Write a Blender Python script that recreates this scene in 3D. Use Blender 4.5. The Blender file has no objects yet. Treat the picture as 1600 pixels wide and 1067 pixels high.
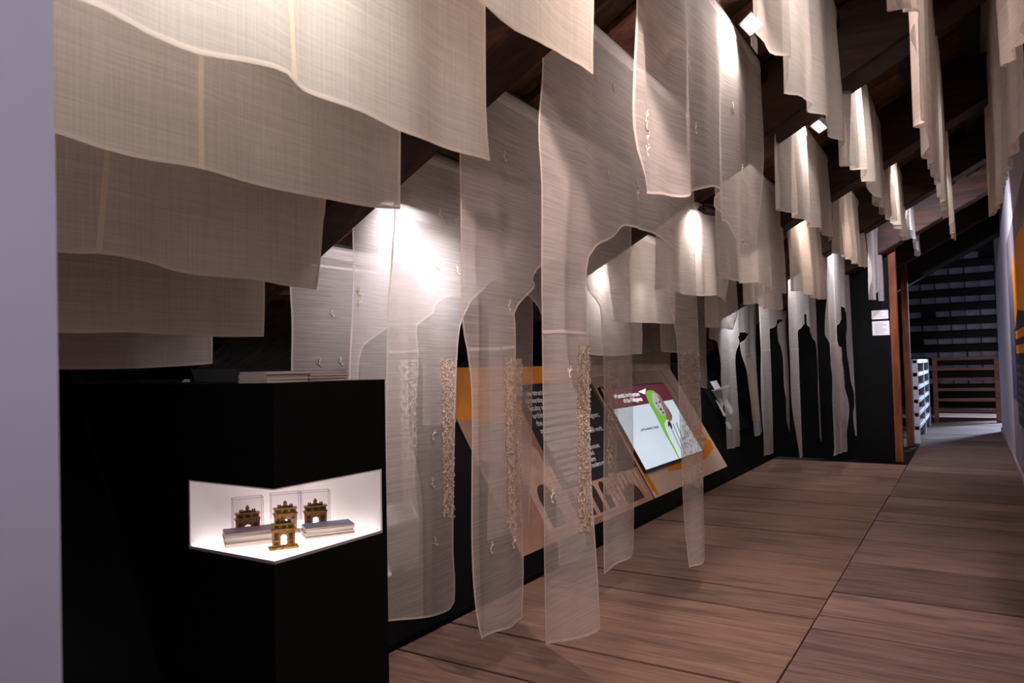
import bpy, bmesh, math, random
import numpy as np
from mathutils import Matrix, Vector
from mathutils.geometry import delaunay_2d_cdt
random.seed(7); rng = np.random.default_rng(7)
scene = bpy.context.scene
COL = scene.collection

# ---------------------------------------------------------------- camera
F, YAW, PIT, ROL, H = 1136.8, math.radians(32.198), math.radians(2.132), math.radians(1.2295), 1.2
_f = np.array([-math.sin(YAW)*math.cos(PIT), math.cos(YAW)*math.cos(PIT), math.sin(PIT)])
_r = np.array([math.cos(YAW), math.sin(YAW), 0.0]); _d = np.cross(_f, _r)
_r2 = math.cos(ROL)*_r + math.sin(ROL)*_d; _d2 = -math.sin(ROL)*_r + math.cos(ROL)*_d
CM = np.array([_r2, _d2, _f]); CC = np.array([0, 0, H])
cam_d = bpy.data.cameras.new('camera'); cam = bpy.data.objects.new('camera', cam_d); COL.objects.link(cam)
cam_d.sensor_width = 36; cam_d.lens = F/1600*36; cam_d.clip_start = 0.02
mw = Matrix.Identity(4)
for i in range(3):
    mw[i][0] = _r2[i]; mw[i][1] = -_d2[i]; mw[i][2] = -_f[i]; mw[i][3] = CC[i]
cam.matrix_world = mw
cam_d.dof.use_dof = True; cam_d.dof.focus_distance = 4.0; cam_d.dof.aperture_fstop = 5.0
scene.camera = cam

# ---------------------------------------------------------------- world, exposure
w = bpy.data.worlds.new('world'); scene.world = w; w.use_nodes = True
w.node_tree.nodes['Background'].inputs[0].default_value = (0.80, 0.78, 1.0, 1)
w.node_tree.nodes['Background'].inputs[1].default_value = 0.05
vs = scene.view_settings
vs.view_transform = 'Standard'; vs.look = 'None'; vs.gamma = 1; vs.use_curve_mapping = False
vs.exposure = 0.6
scene.cycles.transparent_max_bounces = 18
scene.cycles.adaptive_threshold = .02; scene.cycles.max_bounces = 4; scene.cycles.diffuse_bounces = 3
scene.cycles.sample_clamp_indirect = 4.0

# large lights of the place: ceiling spots of the attic (fixtures are built with build_flood further down)
def spot(name, loc, target, power, color=(1, .9, .82), size=0.06, angle=100, blend=.6):
    l = bpy.data.lights.new(name, 'SPOT'); l.energy = power; l.color = color
    l.shadow_soft_size = size; l.spot_size = math.radians(angle); l.spot_blend = blend
    o = bpy.data.objects.new(name, l); COL.objects.link(o); o.location = loc
    o.rotation_euler = (Vector(target)-Vector(loc)).to_track_quat('-Z', 'Y').to_euler()
    return o
# daylight entering through the window at the far end, round the end of the right wall
dl = bpy.data.lights.new('window_daylight', 'AREA'); dl.shape = 'RECTANGLE'; dl.size = 0.8; dl.size_y = 1.1
dl.energy = 560; dl.color = (.55, .72, 1.0)
dlo = bpy.data.objects.new('window_daylight', dl); COL.objects.link(dlo); dlo.location = (2.2, 18.4, 2.2)
dlo.rotation_euler = (Vector((-.6, 12.4, 0))-Vector((2.2, 18.4, 2.2))).to_track_quat('-Z', 'Y').to_euler()

# ---------------------------------------------------------------- pixel helpers (real planes at real depth)
def ray(x, y): return CM.T @ np.array([(x-800)/F, (y-533.5)/F, 1.0])
def on(x, y, axis, val):
    d = ray(x, y); return CC + d*(val-CC[axis])/d[axis]
T = .53                                   # roof pitch
ZR, ZB, ZD = 2.90, 3.20, 3.25             # rafter soffit / hanging battens / deck height at X = 0
def zbar(X): return ZB + T*X

# ---------------------------------------------------------------- object helpers
LABELS = {}
def tag(o, label=None, cat=None, group=None, kind=None):
    if label: o['label'] = label
    if cat: o['category'] = cat
    if group: o['group'] = group
    if kind: o['kind'] = kind
    return o
def obj(name, me, mats=None, parent=None):
    o = bpy.data.objects.new(name, me); COL.objects.link(o)
    if mats is not None and me is not None and len(me.materials) == 0:
        for m in (mats if isinstance(mats, (list, tuple)) else [mats]): me.materials.append(m)
    if parent: o.parent = parent
    return o
def empty(name, loc=(0, 0, 0), rz=0):
    o = bpy.data.objects.new(name, None); COL.objects.link(o); o.location = loc; o.rotation_euler = (0, 0, rz)
    o.empty_display_size = .05
    return o
def mesh(name, verts, faces, smooth=False):
    me = bpy.data.meshes.new(name); me.from_pydata([tuple(map(float, v)) for v in verts], [], faces); me.update()
    if smooth: me.polygons.foreach_set('use_smooth', [True]*len(me.polygons))
    return me
class MB:
    def __init__(s): s.v = []; s.f = []
    def add(s, vs, fs):
        n = len(s.v); s.v += [tuple(map(float, v)) for v in vs]; s.f += [tuple(i+n for i in f) for f in fs]; return s
    def hexa(s, p):        # 8 points, bottom ring then top ring
        return s.add(p, [(3, 2, 1, 0), (4, 5, 6, 7), (0, 1, 5, 4), (1, 2, 6, 5), (2, 3, 7, 6), (3, 0, 4, 7)])
    def box(s, x0, x1, y0, y1, z0, z1):
        return s.hexa([(x0, y0, z0), (x1, y0, z0), (x1, y1, z0), (x0, y1, z0), (x0, y0, z1), (x1, y0, z1), (x1, y1, z1), (x0, y1, z1)])
    def prism(s, pts, fn, h):     # pts 2D polygon (ccw), fn(u,v,w) -> 3D, w 0..h
        n = len(pts); a = [fn(u, v, 0) for u, v in pts]; b = [fn(u, v, h) for u, v in pts]
        return s.add(a+b, [tuple(range(n-1, -1, -1)), tuple(range(n, 2*n))]+[(i, (i+1) % n, n+(i+1) % n, n+i) for i in range(n)])
    def lathe(s, prof, c, n=10):
        vs = []; m = len(prof)
        for i in range(n):
            a = 2*math.pi*i/n
            vs += [(c[0]+r*math.cos(a), c[1]+r*math.sin(a), c[2]+z) for r, z in prof]
        return s.add(vs, [(i*m+j, ((i+1) % n)*m+j, ((i+1) % n)*m+j+1, i*m+j+1) for i in range(n) for j in range(m-1)])
    def build(s, name, m, parent=None, bevel=0, smooth=False):
        me = mesh(name, s.v, s.f, smooth)
        if bevel:
            bm = bmesh.new(); bm.from_mesh(me)
            bmesh.ops.bevel(bm, geom=bm.edges[:], offset=bevel, segments=1, affect='EDGES', clamp_overlap=True)
            bm.to_mesh(me); bm.free()
        return obj(name, me, m, parent)

# ---------------------------------------------------------------- materials
def new_mat(name):
    m = bpy.data.materials.new(name); m.use_nodes = True; nt = m.node_tree
    return m, nt, nt.nodes, nt.links, nt.nodes['Principled BSDF']
def rgb(h):
    h = h.lstrip('#'); c = [int(h[i:i+2], 16)/255 for i in (0, 2, 4)]
    return tuple((x/12.92 if x <= .04045 else ((x+.055)/1.055)**2.4) for x in c)+(1,)
def flat(name, col, rough=.7, noise=.12, scale=6, emit=0, metal=0, spec=.3, bump=0, stretch=None):
    m, nt, N, L, b = new_mat(name); c = col if len(col) == 4 else tuple(col)+(1,)
    b.inputs['Roughness'].default_value = rough; b.inputs['Metallic'].default_value = metal
    b.inputs['Specular IOR Level'].default_value = spec
    tc = N.new('ShaderNodeTexCoord'); src = tc.outputs['Object']
    if stretch:
        mp = N.new('ShaderNodeMapping'); mp.inputs['Scale'].default_value = stretch; L.new(src, mp.inputs[0]); src = mp.outputs[0]
    nz = N.new('ShaderNodeTexNoise'); nz.inputs['Scale'].default_value = scale; nz.inputs['Detail'].default_value = 5
    L.new(src, nz.inputs['Vector'])
    r = N.new('ShaderNodeValToRGB'); r.color_ramp.elements[0].position = .3; r.color_ramp.elements[1].position = .7
    r.color_ramp.elements[0].color = tuple(x*(1-noise) for x in c[:3])+(1,)
    r.color_ramp.elements[1].color = tuple(min(1, x*(1+noise)) for x in c[:3])+(1,)
    L.new(nz.outputs['Fac'], r.inputs[0]); L.new(r.outputs[0], b.inputs['Base Color'])
    if emit:
        L.new(r.outputs[0], b.inputs['Emission Color']); b.inputs['Emission Strength'].default_value = emit
    if bump:
        bp = N.new('ShaderNodeBump'); bp.inputs['Strength'].default_value = bump; bp.inputs['Distance'].default_value = .01
        L.new(nz.outputs['Fac'], bp.inputs['Height']); L.new(bp.outputs[0], b.inputs['Normal'])
    return m
def wood(name, cols, scale=(1.2, 14, 14), rough=.65, bump=.25, rand=.35, stain=None):
    """grain along the first axis of 'scale'; tone varies per board"""
    m, nt, N, L, b = new_mat(name); b.inputs['Roughness'].default_value = rough; b.inputs['Specular IOR Level'].default_value = .25
    tc = N.new('ShaderNodeTexCoord'); oi = N.new('ShaderNodeObjectInfo')
    off = N.new('ShaderNodeVectorMath'); off.operation = 'SCALE'; off.inputs['Scale'].default_value = 37
    cmb = N.new('ShaderNodeCombineXYZ')
    for k in range(3): L.new(oi.outputs['Random'], cmb.inputs[k])
    L.new(cmb.outputs[0], off.inputs[0])
    ad = N.new('ShaderNodeVectorMath'); ad.operation = 'ADD'; L.new(tc.outputs['Object'], ad.inputs[0]); L.new(off.outputs[0], ad.inputs[1])
    mp = N.new('ShaderNodeMapping'); mp.inputs['Scale'].default_value = scale; L.new(ad.outputs[0], mp.inputs[0])
    nz = N.new('ShaderNodeTexNoise'); nz.inputs['Scale'].default_value = 1.6; nz.inputs['Detail'].default_value = 8; nz.inputs['Roughness'].default_value = .62
    nz.inputs['Distortion'].default_value = .4
    L.new(mp.outputs[0], nz.inputs['Vector'])
    r = N.new('ShaderNodeValToRGB'); e = r.color_ramp.elements; e[0].position = .28; e[1].position = .72
    e[0].color = cols[0]; e[1].color = cols[2]; x = e.new(.5); x.color = cols[1]
    L.new(nz.outputs['Fac'], r.inputs[0])
    # blotches
    n2 = N.new('ShaderNodeTexNoise'); n2.inputs['Scale'].default_value = 3.4; n2.inputs['Detail'].default_value = 4
    mp2 = N.new('ShaderNodeMapping'); mp2.inputs['Scale'].default_value = tuple(max(.6, s*.09) for s in scale)
    L.new(ad.outputs[0], mp2.inputs[0]); L.new(mp2.outputs[0], n2.inputs['Vector'])
    r2 = N.new('ShaderNodeValToRGB'); r2.color_ramp.elements[0].position = .34; r2.color_ramp.elements[1].position = .50
    r2.color_ramp.elements[0].color = (.55, .55, .57, 1); r2.color_ramp.elements[1].color = (1, 1, 1, 1)
    L.new(n2.outputs['Fac'], r2.inputs[0])
    mx = N.new('ShaderNodeMix'); mx.data_type = 'RGBA'; mx.blend_type = 'MULTIPLY'; mx.inputs['Factor'].default_value = .75
    L.new(r.outputs[0], mx.inputs['A']); L.new(r2.outputs[0], mx.inputs['B'])
    hs = N.new('ShaderNodeHueSaturation'); mr = N.new('ShaderNodeMapRange')
    mr.inputs['To Min'].default_value = 1-rand; mr.inputs['To Max'].default_value = 1+rand*.6
    L.new(oi.outputs['Random'], mr.inputs['Value']); L.new(mr.outputs[0], hs.inputs['Value']); L.new(mx.outputs['Result'], hs.inputs['Color'])
    L.new(hs.outputs[0], b.inputs['Base Color'])
    bp = N.new('ShaderNodeBump'); bp.inputs['Strength'].default_value = bump; bp.inputs['Distance'].default_value = .006
    L.new(nz.outputs['Fac'], bp.inputs['Height']); L.new(bp.outputs[0], b.inputs['Normal'])
    return m
def sheer(name, col, dens, var, weave=False, transl=.45, slub=(3, 3, 150)):
    """open weave cloth: the threads scatter and pass light, the gaps are open"""
    m, nt, N, L, b = new_mat(name); N.remove(b); out = N['Material Output']
    tc = N.new('ShaderNodeTexCoord')
    def nz(scale, detail=3):
        mp = N.new('ShaderNodeMapping'); mp.inputs['Scale'].default_value = scale; L.new(tc.outputs['Object'], mp.inputs[0])
        t = N.new('ShaderNodeTexNoise'); t.inputs['Scale'].default_value = 1; t.inputs['Detail'].default_value = detail
        t.inputs['Roughness'].default_value = .7; t.inputs['Distortion'].default_value = .06
        L.new(mp.outputs[0], t.inputs['Vector']); return t.outputs['Fac']
    def math_(op, a, bb):
        k = N.new('ShaderNodeMath'); k.operation = op
        for i, v in enumerate((a, bb)):
            if isinstance(v, (int, float)): k.inputs[i].default_value = v
            else: L.new(v, k.inputs[i])
        return k.outputs[0]
    h = nz(slub, 6)
    s = math_('SUBTRACT', h, .5)
    if weave:
        v = nz((150, 150, 1.5), 4); s = math_('ADD', s, math_('SUBTRACT', v, .5)); 
    lg = math_('SUBTRACT', nz((2, 2, 1.2), 2), .5)
    s = math_('ADD', math_('MULTIPLY', s, var), math_('MULTIPLY', lg, var*.5))
    d = N.new('ShaderNodeMath'); d.operation = 'ADD'; d.use_clamp = True; d.inputs[1].default_value = dens; L.new(s, d.inputs[0])
    hue = N.new('ShaderNodeMix'); hue.data_type = 'RGBA'; hue.inputs['A'].default_value = tuple(c*.88 for c in col)+(1,)
    hue.inputs['B'].default_value = tuple(min(1, c*1.06) for c in col)+(1,)
    L.new(h, hue.inputs['Factor'])
    df = N.new('ShaderNodeBsdfDiffuse'); tr = N.new('ShaderNodeBsdfTranslucent')
    L.new(hue.outputs['Result'], df.inputs['Color']); L.new(hue.outputs['Result'], tr.inputs['Color'])
    mx = N.new('ShaderNodeMixShader'); mx.inputs[0].default_value = transl; L.new(df.outputs[0], mx.inputs[1]); L.new(tr.outputs[0], mx.inputs[2])
    tp = N.new('ShaderNodeBsdfTransparent')
    mo = N.new('ShaderNodeMixShader'); L.new(d.outputs[0], mo.inputs[0]); L.new(tp.outputs[0], mo.inputs[1]); L.new(mx.outputs[0], mo.inputs[2])
    L.new(mo.outputs[0], out.inputs['Surface'])
    return m
def glass(name, col=(1, 1, 1, 1), ior=1.1, alpha=.1):
    m, nt, N, L, b = new_mat(name); N.remove(b); out = N['Material Output']
    tp = N.new('ShaderNodeBsdfTransparent'); tp.inputs[0].default_value = col
    gl = N.new('ShaderNodeBsdfGlossy'); gl.inputs['Roughness'].default_value = .08
    mo = N.new('ShaderNodeMixShader'); mo.inputs[0].default_value = alpha
    L.new(tp.outputs[0], mo.inputs[1]); L.new(gl.outputs[0], mo.inputs[2]); L.new(mo.outputs[0], out.inputs['Surface'])
    return m

M = {}
M['floor'] = wood('floor_boards', [rgb('#644c41'), rgb('#7e6152'), rgb('#907062')], (2.0, 30, 30), rand=.18)
M['floor_old'] = wood('floor_boards_worn', [rgb('#5a463f'), rgb('#785e56'), rgb('#8d7065')], (2.4, 36, 36), rand=.28)
M['gap'] = flat('joint_dark', rgb('#1c100b'), .9)
M['rafter'] = wood('rafter_timber', [rgb('#190c08'), rgb('#2c170e'), rgb('#482714')], (1.2, 14, 14), rand=.15, bump=.5)
M['batten'] = flat('black_painted_board', rgb('#141213'), .5)
M['tile'] = wood('terracotta_tile', [rgb('#3a2219'), rgb('#663e2c'), rgb('#8f6a55')], (5, 5, 5), rand=.3, bump=.4)
M['deckwood'] = wood('deck_wood', [rgb('#241812'), rgb('#43301f'), rgb('#5d4732')], (1, 12, 12), rand=.2)
M['black'] = flat('matt_black_board', (.0026, .0024, .0026), .6, .1, 3, spec=.08)
M['white_wall'] = flat('white_plaster', (.62, .58, .65), .85, .04, 3, bump=.02)
M['post'] = wood('brown_post', [rgb('#4a2412'), rgb('#713a1d'), rgb('#8c5230')], (10, 10, .9), rand=.1)
M['brown_rail'] = wood('brown_rail_wood', [rgb('#6f493d'), rgb('#8f6354'), rgb('#a37667')], (1.2, 10, 10), rand=.1)
M['white_rail'] = flat('white_painted_rail', rgb('#c9c9cf'), .5)
M['grey_tile'] = flat('grey_roof_tile', rgb('#8a8c95'), .8, .3, 5)
M['dark_wood'] = flat('dark_timber', rgb('#17110f'), .8, .3, 6)
M['wide'] = sheer('opaque_gauze', (.83, .735, .65), .88, .42, True, .45, slub=(3, 3, 130))
M['seam'] = sheer('folded_seam', (.90, .76, .60), .93, .1, False, .35)
M['sheer'] = sheer('sheer_gauze', (.84, .73, .68), .47, .55, False, .42)
M['sheer2'] = sheer('gauze_far', (.84, .74, .67), .68, .30, False, .45, slub=(3, 3, 90))
M['leggy'] = sheer('pale_gauze', (.83, .775, .75), .58, .34, False, .45, slub=(3, 3, 80))
M['lace_cloth'] = sheer('tan_lace_ground', (.74, .56, .45), .80, .5, True, .4, slub=(60, 60, 60))
M['lace_ground'] = sheer('tan_lace_net', (.84, .70, .60), .24, .4, True, .4, slub=(120, 120, 120))
M['hem'] = sheer('sheer_hem', (.88, .77, .71), .72, .1)
M['hem2'] = sheer('wide_hem', (.88, .77, .67), .92, .1)
M['thread'] = flat('embroidery_thread', rgb('#d9c8b2'), .7, .2, 60)
M['lace'] = flat('tan_lace_thread', rgb('#c6ae99'), .7, .2, 60)
M['white'] = flat('white_card', rgb('#dedadc'), .7, .03)
M['metal_black'] = flat('black_metal', (.012, .012, .013), .35, .1, 8, spec=.5)
M['led'] = flat('led_face', (1, 1, 1), .5, .02, 20, emit=14)
M['niche'] = flat('niche_white', (.82, .76, .76), .6, .02)
M['niche_floor'] = flat('niche_light_panel', (1, .95, .93), .5, .01, 3, emit=1.5)
M['bronze'] = flat('antique_gold', rgb('#a2763e'), .4, .5, 90, metal=.25, bump=.5)
M['bronze_dark'] = flat('antique_gold_recess', rgb('#4a2e16'), .5, .4, 90, metal=.2)
M['acrylic'] = glass('clear_acrylic', (.985, .975, .985, 1), alpha=.04)
M['acrylic_edge'] = glass('acrylic_edge', (.86, .81, .87, 1), alpha=.12)
M['paper'] = flat('page_paper', rgb('#c9b6ad'), .8, .15, 4, stretch=(1, 1, 120))
M['paper2'] = flat('booklet_cover', rgb('#8d8a8c'), .6, .15)
M['orange'] = flat('print_orange', rgb('#e08a1e'), .6, .08, 5)
M['cream'] = flat('print_cream', rgb('#d6b9a6'), .6, .05, 4)
M['charcoal'] = flat('print_charcoal', rgb('#26262b'), .6, .05)
M['sepia'] = flat('print_sepia', rgb('#a87f6b'), .6, .35, 3)
M['sepia_d'] = flat('print_sepia_dark', rgb('#4a342c'), .6, .4, 9)
M['sepia_l'] = flat('print_sepia_light', rgb('#d3ac98'), .6, .2, 7)
M['letter'] = flat('print_white', rgb('#e9e6ea'), .6, .02)
M['letter_k'] = flat('print_grey', rgb('#55565c'), .6, .02)
M['scr'] = flat('screen_pale_blue', rgb('#cfe0ee'), .3, .02, 3, emit=.48)
M['scr_maroon'] = flat('screen_maroon', rgb('#5d1226'), .3, .1, 4, emit=.5)
M['scr_green'] = flat('screen_green', rgb('#6fae3c'), .3, .12, 5, emit=.55)
M['scr_white'] = flat('screen_white', rgb('#f1f1f4'), .3, .05, 5, emit=.7)
M['scr_brown'] = flat('screen_brown', rgb('#7a5f50'), .3, .3, 9, emit=.5)
M['scr_face'] = flat('screen_face', rgb('#c3bcc8'), .3, .25, 14, emit=.42)
M['scr_dark'] = flat('screen_dark', rgb('#2a2433'), .3, .1, 9, emit=.3)
M['purple'] = flat('print_purple', rgb('#4b3a63'), .6, .5, 9)
M['poster_grey'] = flat('print_mauve', rgb('#8d7f86'), .6, .2, 3)
M['smoked'] = flat('smoked_case_side', (.035, .037, .042), .2, .1, 3, spec=.6)
M['postcard_blue'] = flat('postcard_sky', rgb('#6f88a8'), .5, .2, 8)
M['postcard_mauve'] = flat('postcard_land', rgb('#8c727c'), .5, .3, 20)

# ---------------------------------------------------------------- floor
floor = MB().box(-3.0, 2.6, -.6, 19, -.12, -.032).build('floor', M['gap']); tag(floor, kind='structure')
def planks(x0, x1, ys, m, gap):
    for a, b in zip(ys[:-1], ys[1:]):
        g = gap*random.uniform(.4, 1.5); dz = random.uniform(-.003, .002)
        e = random.uniform(-.003, .001)
        mb = MB().hexa([(x0, a+g/2, -.032), (x1+e, a+g/2, -.032), (x1+e, b-g/2, -.032), (x0, b-g/2, -.032),
                        (x0, a+g/2, dz), (x1+e, a+g/2, dz), (x1+e, b-g/2, dz), (x0, b-g/2, dz)])
        me = mesh('plank', mb.v, mb.f); o = obj('plank', me, m, floor)
ysL = [-.5, .05, .6, 1.15, 1.7, 2.05, 2.42, 2.80, 3.11, 3.66, 3.99, 4.83, 5.44, 6.04, 6.67, 7.29, 7.85, 8.4, 8.98, 9.5, 10.1, 10.7, 11.3, 11.9]
ysR = [-.5, 0, .5, 1.0, 1.5, 1.95, 2.3, 2.66, 3.07, 3.53, 3.73, 4.14, 4.33, 4.79, 5.1, 5.43, 5.8, 6.12, 6.5, 6.9, 7.25, 7.7, 8.1, 8.55, 9.0, 9.5, 10.0, 10.5, 11.0, 11.5, 11.95]
planks(-2.2, -.662, [y for y in ysL if y <= 9.8], M['floor'], .018)
planks(-.657, .385, ysR, M['floor_old'], .013)
planks(-.72, 2.5, [11.95, 12.3, 12.7, 13.1, 13.55, 14.0, 14.5, 15.0, 15.5, 16.0, 16.5, 17.2, 18, 18.9], M['floor_old'], .013)

# ---------------------------------------------------------------- walls
wr = MB().box(.39, .55, -.5, 14.4, -.02, 3.45).build('wall_right', M['white_wall']); tag(wr, kind='structure')
bb = MB().box(.372, .389, -.5, 14.35, .002, .07).build('baseboard_right', flat('baseboard_pale', rgb('#a98f92'), .6)); tag(bb, kind='structure')
# foreground jamb (leans slightly)
wl = MB().hexa([(-3.4, .28, 0), (-.792, .28, 0), (-.792, .40, 0), (-3.4, .40, 0), (-3.4, .28, 2.2), (-.855, .28, 2.2), (-.855, .40, 2.2), (-3.4, .40, 2.2)])
wlo = wl.build('wall_front', M['white_wall']); tag(wlo, kind='structure')
# black end wall of the display bay
YE = 9.75
ew = MB().hexa([(-3.1, YE, 0), (-.80, YE, 0), (-.80, YE+.06, 0), (-3.1, YE+.06, 0), (-3.1, YE, 2.543-.53*2.35), (-.80, YE, 2.47), (-.80, YE+.06, 2.47), (-3.1, YE+.06, 2.543-.53*2.35)])
ewo = ew.build('wall_end', M['black']); tag(ewo, kind='structure')
tr = MB().hexa([(-3.1, YE-.02, 1.30), (-.80, YE-.02, 2.472), (-.80, YE+.07, 2.472), (-3.1, YE+.07, 1.30), (-3.1, YE-.02, 1.36), (-.80, YE-.02, 2.53), (-.80, YE+.07, 2.53), (-3.1, YE+.07, 1.36)])
tag(tr.build('trim_1', M['post']), kind='structure')
po = MB().box(-.798, -.715, YE-.03, YE+.08, 0, 2.56).build('trim_2', M['post'], bevel=.004); tag(po, kind='structure')
# far passage
tag(MB().box(-.80, -.715, 11.55, 11.68, 0, 2.6).build('trim_3', M['post'], bevel=.004), kind='structure')
hd = MB().hexa([(-1.6, 11.7, 2.249-.53*.852), (.39, 11.7, 2.249+.53*1.138), (.39, 11.9, 2.249+.53*1.138), (-1.6, 11.9, 2.249-.53*.852),
                (-1.6, 11.7, 2.56-.53*.852), (.39, 11.7, 2.56+.53*1.138), (.39, 11.9, 2.56+.53*1.138), (-1.6, 11.9, 2.56-.53*.852)])
tag(hd.build('trim_4', M['dark_wood']), kind='structure')
wf = MB().box(-3, 1.1, 18.9, 19.0, -.1, 4.4).build('wall_far', M['dark_wood']); tag(wf, kind='structure')
wfl = MB().box(-1.75, -1.65, 11.95, 18.9, -.1, 4.0).build('wall_passage', M['dark_wood']); tag(wfl, kind='structure')
# underside of the far hip roof: tiles between dark battens
hip = MB().hexa([(-1.6, 17.6, .2), (1.0, 17.6, .2), (1.0, 17.7, .2), (-1.6, 17.7, .2), (-1.6, 16.0, 4.1), (1.0, 16.0, 4.1), (1.0, 16.1, 4.1), (-1.6, 16.1, 4.1)]).build('roof_hip', M['dark_wood'])
tag(hip, kind='structure')
def hp(x, v, n=0): return (x, 17.6-1.6*v/4.216-.925*n, .2+3.9*v/4.216-.38*n)
tme = mesh('tile', *(lambda b: (b.v, b.f))(MB().hexa([hp(0, 0), hp(.235, 0), hp(.235, .13), hp(0, .13), hp(0, 0, .02), hp(.235, 0, .02), hp(.235, .13, .02), hp(0, .13, .02)])))
b0 = Vector(hp(0, 0))
for r in range(13):
    v = .55+r*.29
    for c in range(7):
        if random.random() < .12: continue
        o = obj('tile', tme, M['grey_tile'], hip); o.location = Vector(hp(-1.05+c*.25+random.uniform(-.008, .008), v))-b0
    bt = MB().hexa([hp(-1.55, v-.15), hp(.98, v-.15), hp(.98, v-.01), hp(-1.55, v-.01), hp(-1.55, v-.15, .08), hp(.98, v-.15, .08), hp(.98, v-.01, .08), hp(-1.55, v-.01, .08)])
    bt.build('batten', M['dark_wood'], hip)

def railing(name, label, p0, p1, ht, nb, m, n_posts, bw=.05):
    root = empty(name, p0); tag(root, label, 'railing')
    d = Vector(p1)-Vector(p0); L_ = d.length; root.rotation_euler = (0, 0, math.atan2(d.y, d.x))
    for k in range(n_posts):
        x = L_*k/(n_posts-1); MB().box(x-.04, x+.04, -.035, .035, 0, ht-.01).build('post', m, root, .004)
    for k in range(nb):
        z = ht-(ht-.06)*k/nb
        MB().box(-.04, L_+.04, -.03, .03, z-bw*1.1, z).build('rail', m, root, .004)
    return root
railing('railing', 'brown wooden railing across the far end of the passage', (-.60, 16.25, .0), (.40, 16.25, .0), 1.235, 6, M['brown_rail'], 2)
railing('railing', 'white painted railing in blue daylight behind the brown post', (-.69, 12.0, 0), (-.69, 15.2, 0), 1.21, 6, M['white_rail'], 3, .055)

# ---------------------------------------------------------------- roof: deck, rafters, tiles, hanging battens
def roof(x, y, z): return (x, y, z+T*x)
XL, XRr = -4.0, .42
def slab(x0, x1, y0, y1, z0, z1):
    return MB().hexa([roof(x0, y0, z0), roof(x1, y0, z0), roof(x1, y1, z0), roof(x0, y1, z0), roof(x0, y0, z1), roof(x1, y0, z1), roof(x1, y1, z1), roof(x0, y1, z1)])
ceiling = slab(XL, 1.2, -.5, 11.9, ZD+.05, ZD+.12).build('ceiling', M['deckwood']); tag(ceiling, kind='structure')
RAF = [(-.45, -.22), (1.93, 2.16), (4.03, 4.28), (5.90, 6.13), (7.75, 7.98), (9.45, 9.66), (11.2, 11.4)]
for a, b in RAF:
    slab(XL, XRr, a, b, ZR, ZD+.05).build('rafter', M['rafter'], ceiling, .012)
# terracotta tiles on the underside, seen between the rafters
tl = slab(0, .335, 0, .46, ZD+.02, ZD+.05); tme = mesh('tile', tl.v, tl.f)
nt_ = 0
for (a, b), (c, d) in zip(RAF[1:-1], RAF[2:]):
    n = int((c-b)/.47); s = (c-b)/n
    for i in range(n):
        for j in range(10):
            x = -3.05+j*.345
            o = obj('tile', tme, M['tile'], ceiling); o.location = (x, b+i*s+.005, T*x+random.uniform(-.008, .004)); nt_ += 1
# thin laths along the depth carrying the tiles
for (a, b), (c, d) in zip(RAF[1:-1], RAF[2:]):
    for j in range(0, 10, 2):
        x = -3.05+j*.345
        slab(x-.02, x+.025, b, c, ZD-.035, ZD+.02).build('lath', M['deckwood'], ceiling)
ROWS = {'Rp': .13, 'Rm': -.10, 'R0': -.50, 'R1': -.865, 'R2': -1.225, 'R3': -1.61, 'R4': -1.98, 'R5': -2.285, 'R6': -2.63}
for k, X in ROWS.items():
    for (a, b), (c, d) in zip(RAF[:-1], RAF[1:]):
        slab(X-.10, X-.004, b, c, ZB-.015, ZB+.03).build('hanging_batten', M['batten'], ceiling)

# ---------------------------------------------------------------- inclined display board
A60 = math.radians(60); BX = -2.145
def pb(y, v, n=0): return (BX-v*math.cos(A60)+n*math.sin(A60), y, v*math.sin(A60)+n*math.cos(A60))
def panel_slab(y0, y1, v0, v1, n0, n1, mb=None):
    mb = mb or MB()
    return mb.hexa([pb(y0, v0, n0), pb(y1, v0, n0), pb(y1, v1, n0), pb(y0, v1, n0), pb(y0, v0, n1), pb(y1, v0, n1), pb(y1, v1, n1), pb(y0, v1, n1)])
VT = 1.42
board = empty('display_board', (BX, 5, 0)); tag(board, 'long black inclined display board running along the eaves', 'display board')
jy = [(.45, 1.424), (1.916, 3.56), (3.56, 5.63), (5.63, 7.74), (7.74, 9.74)]
def child(o, p):
    o.parent = p; o.matrix_parent_inverse = Matrix.Translation(p.location).inverted(); return o
for a, b in jy:
    child(panel_slab(a+.003, b-.003, .02, VT, -.03, 0).build('board_panel', M['black'], None, .002), board)
lx, ly, lz = pb(0, VT, -.03)
child(MB().box(-3.7, lx+.02, 1.916, 9.74, lz-.03, lz-.005).build('ledge', M['black']), board)
child(MB().box(-3.7, lx+.02, .45, 1.424, lz-.03, lz-.005).build('ledge', M['black']), board)
child(MB().box(BX-.03, BX+.004, 1.916, 9.74, 0.001, .03).build('kickboard', M['black']), board)

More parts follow.
